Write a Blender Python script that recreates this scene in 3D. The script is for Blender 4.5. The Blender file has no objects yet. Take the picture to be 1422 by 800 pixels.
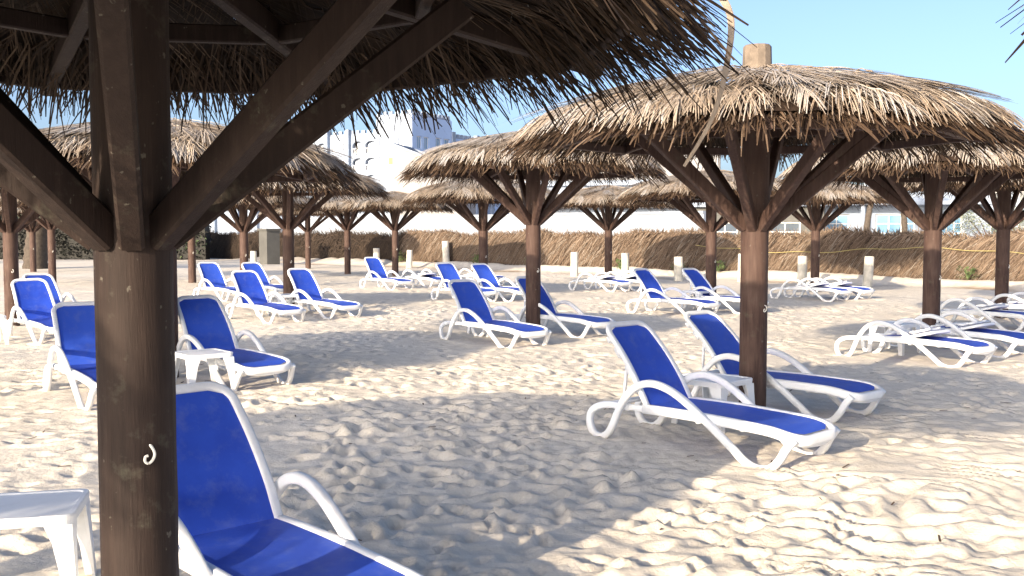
import bpy, bmesh, math, random
import numpy as np
from mathutils import Vector, Matrix

scene = bpy.context.scene
COL = scene.collection
R = math.radians
rnd = random.Random(11)

# ------------------------------------------------------------------ helpers
class MB:
    """collects vertices / faces (with an optional tone per face) for ONE mesh object"""
    def __init__(self):
        self.v = []; self.f = []; self.t = []; self.smooth = False
    def add(self, verts, faces, tone=0.5):
        b = len(self.v)
        self.v.extend([tuple(p) for p in verts])
        for f in faces:
            self.f.append(tuple(i + b for i in f)); self.t.append(tone)
    def box(self, c, s, rz=0.0, tone=0.5):
        cx, cy, cz = c; hx, hy, hz = s[0]/2, s[1]/2, s[2]/2
        ca, sa = math.cos(rz), math.sin(rz)
        vs = []
        for dz in (-hz, hz):
            for dx, dy in ((-hx, -hy), (hx, -hy), (hx, hy), (-hx, hy)):
                vs.append((cx + dx*ca - dy*sa, cy + dx*sa + dy*ca, cz + dz))
        self.add(vs, [(3,2,1,0),(4,5,6,7),(0,1,5,4),(1,2,6,5),(2,3,7,6),(3,0,4,7)], tone)
    def beam(self, a, b, w, h, ch=0.008, tone=0.5, up=Vector((0,0,1))):
        """chamfered rectangular beam from a to b"""
        a = Vector(a); b = Vector(b); d = (b - a).normalized()
        side = d.cross(up)
        if side.length < 1e-4: side = Vector((1,0,0))
        side.normalize(); u = side.cross(d).normalized()
        x, y = w/2, h/2
        sec = [(-x+ch,-y),(x-ch,-y),(x,-y+ch),(x,y-ch),(x-ch,y),(-x+ch,y),(-x,y-ch),(-x,-y+ch)]
        n = len(sec)
        vs = [a + side*p + u*q for p, q in sec] + [b + side*p + u*q for p, q in sec]
        fs = [(i, (i+1) % n, n+(i+1) % n, n+i) for i in range(n)]
        fs += [tuple(reversed(range(n))), tuple(range(n, 2*n))]
        self.add(vs, fs, tone)
    def prism(self, pts_bot, pts_top, tone=0.5):
        n = len(pts_bot)
        fs = [(i, (i+1) % n, n+(i+1) % n, n+i) for i in range(n)]
        fs += [tuple(reversed(range(n))), tuple(range(n, 2*n))]
        self.add(list(pts_bot)+list(pts_top), fs, tone)
    def lathe(self, prof, c=(0,0,0), n=16, tone=0.5):
        vs = []; fs = []
        for r, z in prof:
            for k in range(n):
                a = 2*math.pi*k/n
                vs.append((c[0]+r*math.cos(a), c[1]+r*math.sin(a), c[2]+z))
        m = len(prof)
        for i in range(m-1):
            for k in range(n):
                fs.append((i*n+k, i*n+(k+1) % n, (i+1)*n+(k+1) % n, (i+1)*n+k))
        fs.append(tuple(reversed(range(n)))); fs.append(tuple(range((m-1)*n, m*n)))
        self.add(vs, fs, tone)
    def sweep(self, pts, w, h, up=(0,1,0), closed=False, seg=10, tone=0.5, wf=None):
        """rounded section (w along 'up', h across) swept along a path"""
        pts = [Vector(p) for p in pts]; up = Vector(up); n = len(pts)
        sec = []
        for k in range(seg):
            a = 2*math.pi*(k+.5)/seg
            c, s = math.cos(a), math.sin(a)
            e = 0.55
            sec.append((math.copysign(abs(c)**e, c)*w/2, math.copysign(abs(s)**e, s)*h/2))
        vs = []; fs = []
        for i, p in enumerate(pts):
            if closed: d = pts[(i+1) % n] - pts[i-1]
            else: d = pts[min(i+1, n-1)] - pts[max(i-1, 0)]
            d.normalize()
            q = d.cross(up); q.normalize(); u = q.cross(d).normalized()
            k = wf(i/(n-1)) if wf else 1.0
            for a, b in sec: vs.append(p + u*a*k + q*b*k)
        m = n if closed else n-1
        for i in range(m):
            j = (i+1) % n
            for k in range(seg):
                k2 = (k+1) % seg
                fs.append((i*seg+k, j*seg+k, j*seg+k2, i*seg+k2))
        if not closed:
            fs.append(tuple(range(seg))); fs.append(tuple(reversed(range((n-1)*seg, n*seg))))
        self.add(vs, fs, tone)
    def mesh(self, name, mat, smooth=False, fix=True):
        me = bpy.data.meshes.new(name)
        me.from_pydata(self.v, [], self.f)
        if fix:
            bm = bmesh.new(); bm.from_mesh(me)
            bmesh.ops.recalc_face_normals(bm, faces=bm.faces)
            bm.to_mesh(me); bm.free()
        at = me.attributes.new('tone', 'FLOAT', 'FACE')
        at.data.foreach_set('value', self.t)
        if smooth: me.polygons.foreach_set('use_smooth', [True]*len(me.polygons))
        me.materials.append(mat); me.update()
        return me
    def build(self, name, mat, parent=None, smooth=False, fix=True):
        return link(name, self.mesh(name, mat, smooth, fix), parent)

def link(name, me, parent=None):
    o = bpy.data.objects.new(name, me); COL.objects.link(o)
    if parent: o.parent = parent
    return o
def tag(o, label=None, cat=None, group=None, kind=None):
    if label: o['label'] = label
    if cat: o['category'] = cat
    if group: o['group'] = group
    if kind: o['kind'] = kind
    return o
def empty(name, loc=(0,0,0), rz=0.0):
    o = bpy.data.objects.new(name, None); COL.objects.link(o)
    o.empty_display_size = .2; o.location = loc; o.rotation_euler = (0,0,rz)
    return o
def copy_tree(o, parent=None):
    c = o.copy(); COL.objects.link(c)
    if parent: c.parent = parent
    for ch in o.children: copy_tree(ch, c)
    return c
def catmull(pts, n=6, closed=False):
    pts = [Vector(p) for p in pts]; out = []; m = len(pts)
    for i in range(m if closed else m-1):
        if closed: p0, p1, p2, p3 = pts[i-1], pts[i], pts[(i+1) % m], pts[(i+2) % m]
        else: p0, p1, p2, p3 = pts[max(i-1,0)], pts[i], pts[i+1], pts[min(i+2,m-1)]
        for k in range(n):
            t = k/n
            out.append(.5*((2*p1)+(p2-p0)*t+(2*p0-5*p1+4*p2-p3)*t*t+(3*p1-p0-3*p2+p3)*t**3))
    if not closed: out.append(pts[-1])
    return out

# ------------------------------------------------------------------ materials
def new_mat(name):
    m = bpy.data.materials.new(name); m.use_nodes = True
    nt = m.node_tree; b = nt.nodes['Principled BSDF']
    b.inputs['Specular IOR Level'].default_value = .3
    return m, nt, b
def N(nt, typ, **kw):
    n = nt.nodes.new(typ)
    for k, v in kw.items():
        if k.startswith('i_'): n.inputs[k[2:].replace('_', ' ')].default_value = v
        else: setattr(n, k, v)
    return n
def ramp(nt, src, stops):
    r = nt.nodes.new('ShaderNodeValToRGB'); e = r.color_ramp.elements
    while len(e) < len(stops): e.new(.5)
    for el, (p, c) in zip(e, stops):
        el.position = p; el.color = (c[0], c[1], c[2], 1)
    nt.links.new(src, r.inputs[0]); return r
def mix(nt, fac, a, b, mode='MIX'):
    m = nt.nodes.new('ShaderNodeMix'); m.data_type = 'RGBA'; m.blend_type = mode
    for sock, val in ((m.inputs[0], fac), (m.inputs[6], a), (m.inputs[7], b)):
        if hasattr(val, 'links'): nt.links.new(val, sock)
        elif isinstance(val, (int, float)): sock.default_value = val
        else: sock.default_value = (*val, 1)
    return m.outputs[2]
def noise(nt, coord, scale, detail=4, rough=.55, stretch=None):
    if stretch:
        mp = N(nt, 'ShaderNodeMapping'); mp.inputs['Scale'].default_value = stretch
        nt.links.new(coord, mp.inputs[0]); coord = mp.outputs[0]
    n = N(nt, 'ShaderNodeTexNoise'); n.inputs['Scale'].default_value = scale
    n.inputs['Detail'].default_value = detail; n.inputs['Roughness'].default_value = rough
    nt.links.new(coord, n.inputs['Vector']); return n.outputs['Fac']
def bump(nt, b, h, strength, dist):
    bp = N(nt, 'ShaderNodeBump'); bp.inputs['Strength'].default_value = strength
    bp.inputs['Distance'].default_value = dist
    nt.links.new(h, bp.inputs['Height']); nt.links.new(bp.outputs[0], b.inputs['Normal'])
def objco(nt): return N(nt, 'ShaderNodeTexCoord').outputs['Object']

def wood_mat(name='weathered_dark_wood', k=1.0):
    m, nt, b = new_mat(name)
    co = objco(nt)
    rn = N(nt, 'ShaderNodeObjectInfo').outputs['Random']
    g = noise(nt, co, 9, 6, .65, (3.5, 3.5, .35))
    c = ramp(nt, g, [(.28, (.042,.024,.021)), (.5, (.085,.054,.046)), (.68, (.13,.088,.075)), (.8, (.17,.125,.11))]).outputs[0]
    big = noise(nt, co, 1.7, 3)
    c = mix(nt, ramp(nt, big, [(.42, (0,0,0)), (.68, (.6,.6,.6))]).outputs[0], c, (.15,.105,.09))
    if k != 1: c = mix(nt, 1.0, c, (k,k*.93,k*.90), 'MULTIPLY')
    sp = noise(nt, co, 30, 3, .5, (1,1,.7))
    spl = ramp(nt, sp, [(.69, (0,0,0)), (.73, (.5,.5,.5))]).outputs[0]
    c = mix(nt, spl, c, (.17,.16,.135))
    lich = noise(nt, co, 6.5, 5, .7)
    c = mix(nt, ramp(nt, lich, [(.58, (0,0,0)), (.70, (.30,.30,.30))]).outputs[0], c, (.12,.12,.09))
    nt.links.new(c, b.inputs['Base Color']); b.inputs['Roughness'].default_value = .72
    cr = noise(nt, co, 26, 5, .7, (4, 4, .3))
    bump(nt, b, cr, .35, .008)
    return m
def thatch_mat(name='dry_palm_thatch', k=1.0):
    m, nt, b = new_mat(name)
    at = N(nt, 'ShaderNodeAttribute', attribute_name='tone')
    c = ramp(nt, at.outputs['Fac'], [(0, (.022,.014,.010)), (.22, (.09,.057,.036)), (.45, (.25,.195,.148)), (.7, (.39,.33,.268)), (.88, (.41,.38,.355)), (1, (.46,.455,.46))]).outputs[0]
    co = objco(nt)
    n = noise(nt, co, 34, 3, .6, (1,1,1))
    c = mix(nt, 1.0, c, ramp(nt, n, [(.3, (.82,.81,.80)), (.7, (1.08,1.07,1.05))]).outputs[0], 'MULTIPLY')
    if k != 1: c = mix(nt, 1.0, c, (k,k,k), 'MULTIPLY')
    nt.links.new(c, b.inputs['Base Color']); b.inputs['Roughness'].default_value = .75
    b.inputs['Specular IOR Level'].default_value = .2
    return m
def fence_mat():
    m, nt, b = new_mat('fence_palm_fronds')
    at = N(nt, 'ShaderNodeAttribute', attribute_name='tone')
    c = ramp(nt, at.outputs['Fac'], [(0, (.022,.017,.014)), (.3, (.085,.060,.044)), (.6, (.165,.120,.088)), (.85, (.245,.19,.145)), (1, (.29,.265,.235))]).outputs[0]
    n = noise(nt, objco(nt), 1.3, 4)
    c = mix(nt, 1.0, c, ramp(nt, n, [(.3, (.8,.76,.72)), (.7, (1.1,1.08,1.05))]).outputs[0], 'MULTIPLY')
    nt.links.new(c, b.inputs['Base Color']); b.inputs['Roughness'].default_value = .8
    return m
def plastic_mat():
    m, nt, b = new_mat('white_plastic')
    co = objco(nt)
    d = noise(nt, co, 7, 5, .65)
    c = ramp(nt, d, [(.3, (.74,.77,.81)), (.5, (.80,.835,.88))]).outputs[0]
    sep = N(nt, 'ShaderNodeSeparateXYZ'); nt.links.new(co, sep.inputs[0])
    lo = N(nt, 'ShaderNodeMapRange'); lo.inputs['From Min'].default_value = .0; lo.inputs['From Max'].default_value = .16
    lo.inputs['To Min'].default_value = .8; lo.inputs['To Max'].default_value = 0
    nt.links.new(sep.outputs['Z'], lo.inputs['Value'])
    mu = N(nt, 'ShaderNodeMath', operation='MULTIPLY'); nt.links.new(lo.outputs[0], mu.inputs[0]); nt.links.new(noise(nt, co, 14, 4), mu.inputs[1])
    c = mix(nt, mu.outputs[0], c, (.52,.46,.38))
    nt.links.new(c, b.inputs['Base Color']); b.inputs['Roughness'].default_value = .42
    b.inputs['Specular IOR Level'].default_value = .45
    bump(nt, b, noise(nt, co, 160, 2), .06, .002)
    return m
def sling_mat():
    m, nt, b = new_mat('blue_mesh_fabric')
    co = objco(nt)
    rn = N(nt, 'ShaderNodeObjectInfo').outputs['Random']
    n = noise(nt, co, 4, 5, .6)
    c = ramp(nt, n, [(.3, (.018,.055,.43)), (.7, (.028,.085,.56))]).outputs[0]
    c = mix(nt, ramp(nt, rn, [(0, (0,0,0)), (1, (.8,.8,.8))]).outputs[0], c, (.042,.115,.62))
    dust = noise(nt, co, 9, 6, .7)
    c = mix(nt, ramp(nt, dust, [(.50, (0,0,0)), (.80, (.30,.30,.30))]).outputs[0], c, (.24,.28,.46))
    nt.links.new(c, b.inputs['Base Color']); b.inputs['Roughness'].default_value = .55
    b.inputs['Specular IOR Level'].default_value = .35
    ws = []
    for s in ((340, 1, 1), (1, 340, 1)):
        w = N(nt, 'ShaderNodeTexWave', wave_type='BANDS', bands_direction='X' if s[0] > 1 else 'Y')
        w.inputs['Scale'].default_value = 95; nt.links.new(co, w.inputs['Vector']); ws.append(w.outputs['Fac'])
    ad = N(nt, 'ShaderNodeMath', operation='ADD'); nt.links.new(ws[0], ad.inputs[0]); nt.links.new(ws[1], ad.inputs[1])
    bump(nt, b, ad.outputs[0], .15, .0015)
    return m
def sand_mat():
    m, nt, b = new_mat('beach_sand')
    co = objco(nt)
    a = noise(nt, co, .35, 5, .6)
    c = ramp(nt, a, [(.3, (.70,.645,.555)), (.7, (.77,.715,.625))]).outputs[0]
    f = noise(nt, co, 6, 6, .65)
    c = mix(nt, 1.0, c, ramp(nt, f, [(.3, (.86,.85,.83)), (.65, (1.04,1.04,1.04))]).outputs[0], 'MULTIPLY')
    sp = noise(nt, co, 55, 3, .5)
    c = mix(nt, ramp(nt, sp, [(.70, (0,0,0)), (.78, (.45,.45,.45))]).outputs[0], c, (.25,.19,.13))
    at = N(nt, 'ShaderNodeAttribute', attribute_name='earth')
    c = mix(nt, at.outputs['Fac'], c, (.36,.255,.165))
    nt.links.new(c, b.inputs['Base Color']); b.inputs['Roughness'].default_value = .95
    b.inputs['Specular IOR Level'].default_value = .1
    h1 = noise(nt, co, 22, 6, .65); h2 = noise(nt, co, 240, 3, .6)
    ad = N(nt, 'ShaderNodeMath', operation='MULTIPLY_ADD'); nt.links.new(h2, ad.inputs[0]); ad.inputs[1].default_value = .18; nt.links.new(h1, ad.inputs[2])
    bump(nt, b, ad.outputs[0], .55, .022)
    return m
def plain(name, col, rough=.8, var=.12, scale=3.0, spec=.3, bmp=0):
    m, nt, b = new_mat(name)
    n = noise(nt, objco(nt), scale, 5, .6)
    lo = tuple(max(0, x*(1-var)) for x in col); hi = tuple(min(1, x*(1+var*.6)) for x in col)
    c = ramp(nt, n, [(.3, lo), (.7, hi)]).outputs[0]
    nt.links.new(c, b.inputs['Base Color']); b.inputs['Roughness'].default_value = rough
    b.inputs['Specular IOR Level'].default_value = spec
    if bmp: bump(nt, b, n, bmp, .02)
    return m
def glass_mat(name, col):
    m, nt, b = new_mat(name)
    n = noise(nt, objco(nt), .8, 2)
    c = ramp(nt, n, [(.3, tuple(x*.7 for x in col)), (.7, col)]).outputs[0]
    nt.links.new(c, b.inputs['Base Color'])
    b.inputs['Roughness'].default_value = .08; b.inputs['Specular IOR Level'].default_value = .7
    return m
def foliage_mat(name, stops):
    m, nt, b = new_mat(name)
    at = N(nt, 'ShaderNodeAttribute', attribute_name='tone')
    c = ramp(nt, at.outputs['Fac'], stops).outputs[0]
    nt.links.new(c, b.inputs['Base Color']); b.inputs['Roughness'].default_value = .6
    return m

WOOD = wood_mat('weathered_dark_wood', .8); THATCH = thatch_mat(); WOOD_SHADED = wood_mat('shaded_dark_wood', .24); THATCH_SHADED = thatch_mat('shaded_dark_thatch', .5); FENCE = fence_mat(); PLASTIC = plastic_mat(); SLING = sling_mat(); SAND = sand_mat()  # darker wood and thatch copies: near-canopy shade is put into their colour
HOOK = plain('white_rope', (.75,.75,.72), .6, .05, 20)
BOLLARD = plain('white_painted_timber', (.62,.60,.54), .8, .25, 6, bmp=.3)
SHADEWALL = plain('shade_blue_side_render', (.42,.56,.82), .85, .05, .4)  # hotel side face: the blue of its shade is put into the colour
PALEPANE = glass_mat('pale_window_glass', (.36,.43,.52))
HOTEL = plain('white_render', (.29,.345,.44), .85, .04, .4)
HOTEL_TRIM = plain('pale_blue_render', (.25,.31,.41), .85, .05, .4)
CREAM = plain('cream_render', (.30,.30,.31), .85, .08, .5)
GREYWALL = plain('grey_concrete', (.11,.11,.105), .9, .2, 1.2)
BOUNDARY = plain('whitewashed_wall', (.31,.35,.41), .9, .08, .6)
PANE = glass_mat('window_glass', (.10,.13,.17)); BLUEPANE = glass_mat('blue_window_glass', (.16,.34,.55))
WHITEFRAME = plain('white_frame_paint', (.8,.8,.8), .5, .03, 2)
ROPE = plain('yellow_rope', (.42,.36,.14), .7, .1, 5)
TRUNK = plain('palm_bark', (.085,.07,.058), .9, .35, 8, bmp=.6)
LEAF = foliage_mat('green_leaves', [(0, (.035,.06,.02)), (.5, (.09,.14,.05)), (1, (.17,.22,.10))])
PALELEAF = foliage_mat('grey_green_leaves', [(0, (.07,.09,.06)), (.5, (.16,.19,.13)), (1, (.28,.30,.23))])  # grey-green leaf tones, paler than the plain green ones
DARKLEAF = foliage_mat('shade_dark_leaves', [(0, (.008,.008,.007)), (.5, (.022,.023,.018)), (1, (.05,.052,.04))])  # leaves coloured this dark to carry the shade at the far left
DEBRIS = plain('dry_leaf_bits', (.11,.07,.045), .8, .3, 9)
TERRACOTTA = plain('terracotta_panel', (.50,.24,.14), .8, .1, 2)

# ------------------------------------------------------------------ numpy noise for the sand
def vnoise(x, y, seed):
    xi = np.floor(x).astype(np.int64); yi = np.floor(y).astype(np.int64)
    xf = x - xi; yf = y - yi
    u = xf*xf*xf*(xf*(xf*6-15)+10); v = yf*yf*yf*(yf*(yf*6-15)+10)
    def h(a, b):
        n = (a*374761393 + b*668265263 + seed*1442695041) & 0xffffffff
        n = ((n ^ (n >> 13))*1274126177) & 0xffffffff
        n = n ^ (n >> 16)
        return (n & 0xffff)/65535.0
    return (h(xi,yi)*(1-u)+h(xi+1,yi)*u)*(1-v) + (h(xi,yi+1)*(1-u)+h(xi+1,yi+1)*u)*v

FEN_P = np.array((4.6, 38.3)); FEN_D = np.array((.7071, -.7071)); FEN_N = np.array((.7071, .7071))  # fence line

def axis(segs):
    out = []
    for a, b, s0, s1 in segs:
        x = a
        while x < b - 1e-6:
            out.append(x); x += s0 + (s1-s0)*(x-a)/(b-a)
    out.append(segs[-1][1]); return np.array(out)

FLAT = [(1.45, 7.44), (2.38, 9.08), (-1.04, 4.12), (-3.05, 10.8), (-3.98, 9.68), (-.26, 14.45), (.76, 15.75), (5.0, 12.5), (6.03, 13.5)]
def build_ground():
    xs = axis([(-2500,-200,400,120),(-200,-40,60,5),(-40,-16,2.,.3),(-16,-5,.16,.06),(-5,-2.5,.05,.032),(-2.5,6,.030,.030),(6,14,.045,.12),(14,40,.25,2.2),(40,200,5,60),(200,2500,120,400)])
    ys = axis([(-400,-20,120,5),(-20,0,3,.3),(0,3.5,.1,.035),(3.5,10,.027,.032),(10,20,.038,.07),(20,48,.085,.3),(48,70,.6,3),(70,300,8,60),(300,4000,150,600)])
    X, Y = np.meshgrid(xs, ys)
    rng = np.random.default_rng(5)
    D = np.sqrt(X*X+Y*Y)
    fade = np.clip((60-D)/25, 0, 1)
    # soft undulation + trodden lumps
    H = .045*(vnoise(X*.35+3, Y*.35, 1)-.5) + .035*(vnoise(X*1.1, Y*1.1, 2)-.5)
    wx = X + .5*(vnoise(X*1.2, Y*1.2, 7)-.5); wy = Y + .5*(vnoise(X*1.2+9, Y*1.2, 8)-.5)
    a = R(-42); rx = wx*math.cos(a)+wy*math.sin(a); ry = -wx*math.sin(a)+wy*math.cos(a)
    # wind-cut ripples on the open sand at the right: gentle windward face, short steep lee
    def saw(p, k):
        f = p-np.floor(p); return np.where(f < k, f/k, (1-f)/(1-k))
    open_ = np.clip((X-.2+.10*(Y-5))/1.6, 0, 1)*np.clip((11-Y)/4, 0, 1)
    ph = ry*3.7 + 3.6*vnoise(rx*.9, ry*1.1, 3) + 2.3*vnoise(rx*2.5, ry*2.3, 13) + .5*vnoise(X*9, Y*9, 23)
    amp = np.clip(2.3*vnoise(rx*1.5+4, ry*2.4, 14)-.45, .05, 1.35)
    saw1 = saw(ph, .72); saw1 = saw1*saw1*(3-2*saw1)
    H += (.004+.036*open_)*amp*(saw1-.5) + .016*open_*(vnoise(rx*2.2, ry*3.1, 31)-.5)
    rid2 = vnoise(wx*3.0+5, wy*4.2, 4)
    H += (.013-.005*open_)*(rid2-.5)
    H += .009*(vnoise(X*7, Y*7, 5)-.5) + .004*(vnoise(X*15, Y*15, 6)-.5)
    # footprints: elongated dents with a pushed-up rim
    Dn = np.zeros_like(H)
    def dents(n, xr, yr, depth, smin, smax, ang=None):
        for i in range(n):
            fx = rng.uniform(*xr); fy = rng.uniform(*yr); L = rng.uniform(smin, smax); W = L*rng.uniform(.42,.75)
            th = rng.uniform(0, math.pi) if ang is None else rng.normal(ang, .5)
            k = 2.4*L
            i0, i1 = np.searchsorted(xs, (fx-k, fx+k)); j0, j1 = np.searchsorted(ys, (fy-k, fy+k))
            if i1 <= i0 or j1 <= j0: continue
            dx = X[j0:j1,i0:i1]-fx; dy = Y[j0:j1,i0:i1]-fy
            u = (dx*math.cos(th)+dy*math.sin(th))/L; v = (-dx*math.sin(th)+dy*math.cos(th))/W
            r2 = u*u+v*v
            Dn[j0:j1,i0:i1] += depth*rng.uniform(.5,1.2)*(-np.exp(-r2*1.6)*1.25 + .55*np.exp(-(np.sqrt(r2)-1.25)**2*5))
    dents(2300, (-7,7), (3.2,12), .020, .055, .14)
    dents(3600, (-11,13), (9,22), .022, .07, .16)
    dents(2600, (-22,22), (20,48), .028, .12, .24)
    dents(520, (-1.5,2.2), (4.5,9), .030, .06, .13)
    H += Dn*(1-.55*open_)
    for lx, ly in FLAT:
        k = 1-.75*np.exp(-(((X-lx)**2+(Y-ly)**2)/.75)**2); H *= k
    H *= fade
    # sand banked up against the foot of the fence
    s = (X-FEN_P[0])*FEN_N[0] + (Y-FEN_P[1])*FEN_N[1]
    t = (X-FEN_P[0])*FEN_D[0] + (Y-FEN_P[1])*FEN_D[1]
    on = np.clip((t+30)/6, 0, 1)*np.clip((40-t)/6, 0, 1)
    H += on*(.18+.16*vnoise(t*.8, s*.8, 9))*np.exp(-((s+.35)/.55)**2)
    # sand heaped round the foot of nothing else: keep the far ground level
    earth = on*np.exp(-((s+1.5+.8*vnoise(t*.5, s*0+2, 12))/.55)**2)*np.clip(vnoise(t*.6, s*.9, 10)*1.9-.45, 0, 1)
    earth += on*.7*np.exp(-((s-.3)/.5)**2)
    far = np.clip((D-70)/40, 0, 1)*.35
    earth = np.clip(np.maximum(earth, far), 0, 1)
    ny, nx = X.shape
    co = np.stack([X, Y, H], -1).reshape(-1, 3).astype(np.float32)
    idx = np.arange(nx*ny).reshape(ny, nx)
    F = np.stack([idx[:-1,:-1], idx[:-1,1:], idx[1:,1:], idx[1:,:-1]], -1).reshape(-1, 4)
    me = bpy.data.meshes.new('ground')
    me.vertices.add(len(co)); me.vertices.foreach_set('co', co.ravel())
    me.loops.add(F.size); me.loops.foreach_set('vertex_index', F.ravel().astype(np.int32))
    me.polygons.add(len(F)); me.polygons.foreach_set('loop_start', np.arange(0, F.size, 4, dtype=np.int32))
    me.polygons.foreach_set('use_smooth', np.ones(len(F), dtype=bool))
    at = me.attributes.new('earth', 'FLOAT', 'POINT'); at.data.foreach_set('value', earth.ravel().astype(np.float32))
    me.materials.append(SAND); me.update(calc_edges=True); me.validate()
    tag(link('ground', me), kind='structure')
    def z(x, y):
        i = min(max(np.searchsorted(xs, x), 0), nx-1); j = min(max(np.searchsorted(ys, y), 0), ny-1)
        return float(H[j, i])
    return z
ground_z = build_ground()

# ------------------------------------------------------------------ thatched umbrella
JOINT = 1.665; RIM = 2.402
def prof(r):
    """height of the thatch surface at radius r"""
    return 2.965 - .10*r - .042*r*r - (.35*(r-1.6)**2 if r > 1.6 else 0)

def thatch_mesh(seed, full=1.0, skirt=1.0, thin=1.0):
    g = random.Random(seed); mb = MB()
    def leaf(p, d, L, w, droop, tone, roll):
        w *= thin
        d = d.normalized(); side = d.cross(Vector((0,0,1)))
        if side.length < .01: side = Vector((1,0,0))
        side.normalize(); nrm = side.cross(d)
        side = (side*math.cos(roll)+nrm*math.sin(roll)).normalized()
        vs = []; q = p.copy(); n = 3
        ws = (w*.8, w, w*.92, w*g.choice((.3,.55,.7,.75)))
        for i in range(n+1):
            vs += [q - side*ws[i]/2, q + side*ws[i]/2]
            q = q + d*(L/n); d = (d + Vector((0,0,-droop/n))).normalized()
        mb.add(vs, [(0,1,3,2),(2,3,5,4),(4,5,7,6)], tone)
    def rot(phi, r, z): return Vector((r*math.cos(phi), r*math.sin(phi), z))
    def outward(phi, slope):
        return Vector((math.cos(phi), math.sin(phi), slope)).normalized()
    def slope_at(r): return (prof(r+.1)-prof(r))/.1
    def frond(phi, r0, r1, off, base_tone, ang, n, Lmul=1.0, droop=.35, wid=1.0):
        bend = g.uniform(-.5, .5); prev = None
        for k in range(n):
            t = (k+.5)/n; r = r0+(r1-r0)*t; ph = phi+bend*t*t*.6
            z = prof(r)+off+g.uniform(-.010,.010)
            p = rot(ph, r, z)
            for sgn in (-1, 1):
                a = ang*(1-.45*t)*g.uniform(.75,1.2)*sgn
                L = Lmul*(.26+.28*math.sin(math.pi*min(1,.25+.7*t)))*g.uniform(.8,1.15)
                d = outward(ph+a, slope_at(r)*1.02+g.uniform(-.035,.025))
                edge = max(0, r+L-1.85)
                tone = min(1, max(0, base_tone+g.gauss(0,.06)))
                leaf(p, d, L*(1-.25*min(1,edge)), g.uniform(.006,.0108)*wid, .12+droop*g.uniform(.5,1.5)*min(1,edge*2.2), tone, g.uniform(-.35,.35))
            if prev is not None:
                u = (p-prev); s = u.cross(Vector((0,0,1))).normalized()*.010*(1.2-t)
                top = Vector((0,0,.008))
                mb.add([prev-s, prev+s, p+s, p-s, prev+top, p+top], [(0,4,5,3),(4,1,2,5),(0,3,2,1)], base_tone*.9)
            prev = p
    # solid bed of packed leaves, ragged and pierced near its edge
    nr, na = 12, 72
    ring = [[rot(2*math.pi*(k+.4*(i % 2))/na, .12+(1.97-.12)*i/nr*(1+g.uniform(-.012,.012)), prof(.12+1.85*i/nr)-.085+g.uniform(-.012,.012)) for k in range(na)] for i in range(nr+1)]
    for i in range(nr):
        for k in range(na):
            if g.random() < (.008 if i < 6 else .025): continue
            a, b = ring[i], ring[i+1]; k2 = (k+1) % na
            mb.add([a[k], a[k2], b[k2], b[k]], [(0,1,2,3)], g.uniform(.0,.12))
    # underside fronds, seen from below, shade put into their dark tones
    for i in range(int(46*full)):
        phi = 2*math.pi*i/(46*full)+g.uniform(-.06,.06)
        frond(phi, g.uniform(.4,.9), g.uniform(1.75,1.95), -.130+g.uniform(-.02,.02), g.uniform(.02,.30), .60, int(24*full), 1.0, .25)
    # eaves: lower fringe with shade in its dark tones, then the long top courses
    for i in range(int(3200*full*skirt)):
        phi = g.uniform(0, 2*math.pi); r = g.uniform(1.55, 1.99)
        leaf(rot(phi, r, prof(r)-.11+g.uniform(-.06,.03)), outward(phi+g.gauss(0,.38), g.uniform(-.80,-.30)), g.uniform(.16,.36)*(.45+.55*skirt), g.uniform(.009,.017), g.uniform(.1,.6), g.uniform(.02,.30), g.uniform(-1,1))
    def tone(): return g.choice((.50,.57,.63,.70,.76,.86,.93))
    for i in range(int(72*full)):
        phi = 2*math.pi*i/(60*full)+g.uniform(-.07,.07)
        frond(phi, g.uniform(.75,1.1), g.uniform(1.84,2.02), -.02+g.uniform(-.03,.03), tone(), g.uniform(.30,.6), int(34*full), .95, .7)
    for i in range(int(150*full)):
        phi0 = g.uniform(0, 2*math.pi); r0 = g.uniform(1.52, 1.95); dev = g.gauss(0,.42); tn = g.choice((.38,.50,.58,.66,.78,.92)); ln = g.uniform(.7,1.25); sp = g.uniform(.05,.13)
        for k in range(14):
            q = k/13-.5; r = min(2.0, r0+g.uniform(-.05,.05)); phi = phi0+sp*q*1.6
            leaf(rot(phi, r, prof(r)+g.uniform(-.04,.015)), outward(phi+dev+q*.5, slope_at(r)+g.uniform(-.13,.01)), ln*g.uniform(.18,.32), g.uniform(.0055,.0105), g.uniform(.25,.8), min(1,max(0,tn+g.gauss(0,.07))), g.uniform(-.8,.8))
    for i in range(int(46*full)):
        phi = 2*math.pi*i/(46*full)+g.uniform(-.09,.09)
        frond(phi, g.uniform(.25,.5), g.uniform(1.35,1.62), .015+g.uniform(-.02,.03), tone(), g.uniform(.22,.48), int(34*full), 1.05, .25)
    for i in range(int(24*full)):
        phi = 2*math.pi*i/(24*full)+g.uniform(-.15,.15)
        frond(phi, .06, g.uniform(.75,1.1), .045+g.uniform(-.01,.035), tone(), g.uniform(.25,.5), int(20*full), .95, .2)
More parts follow.
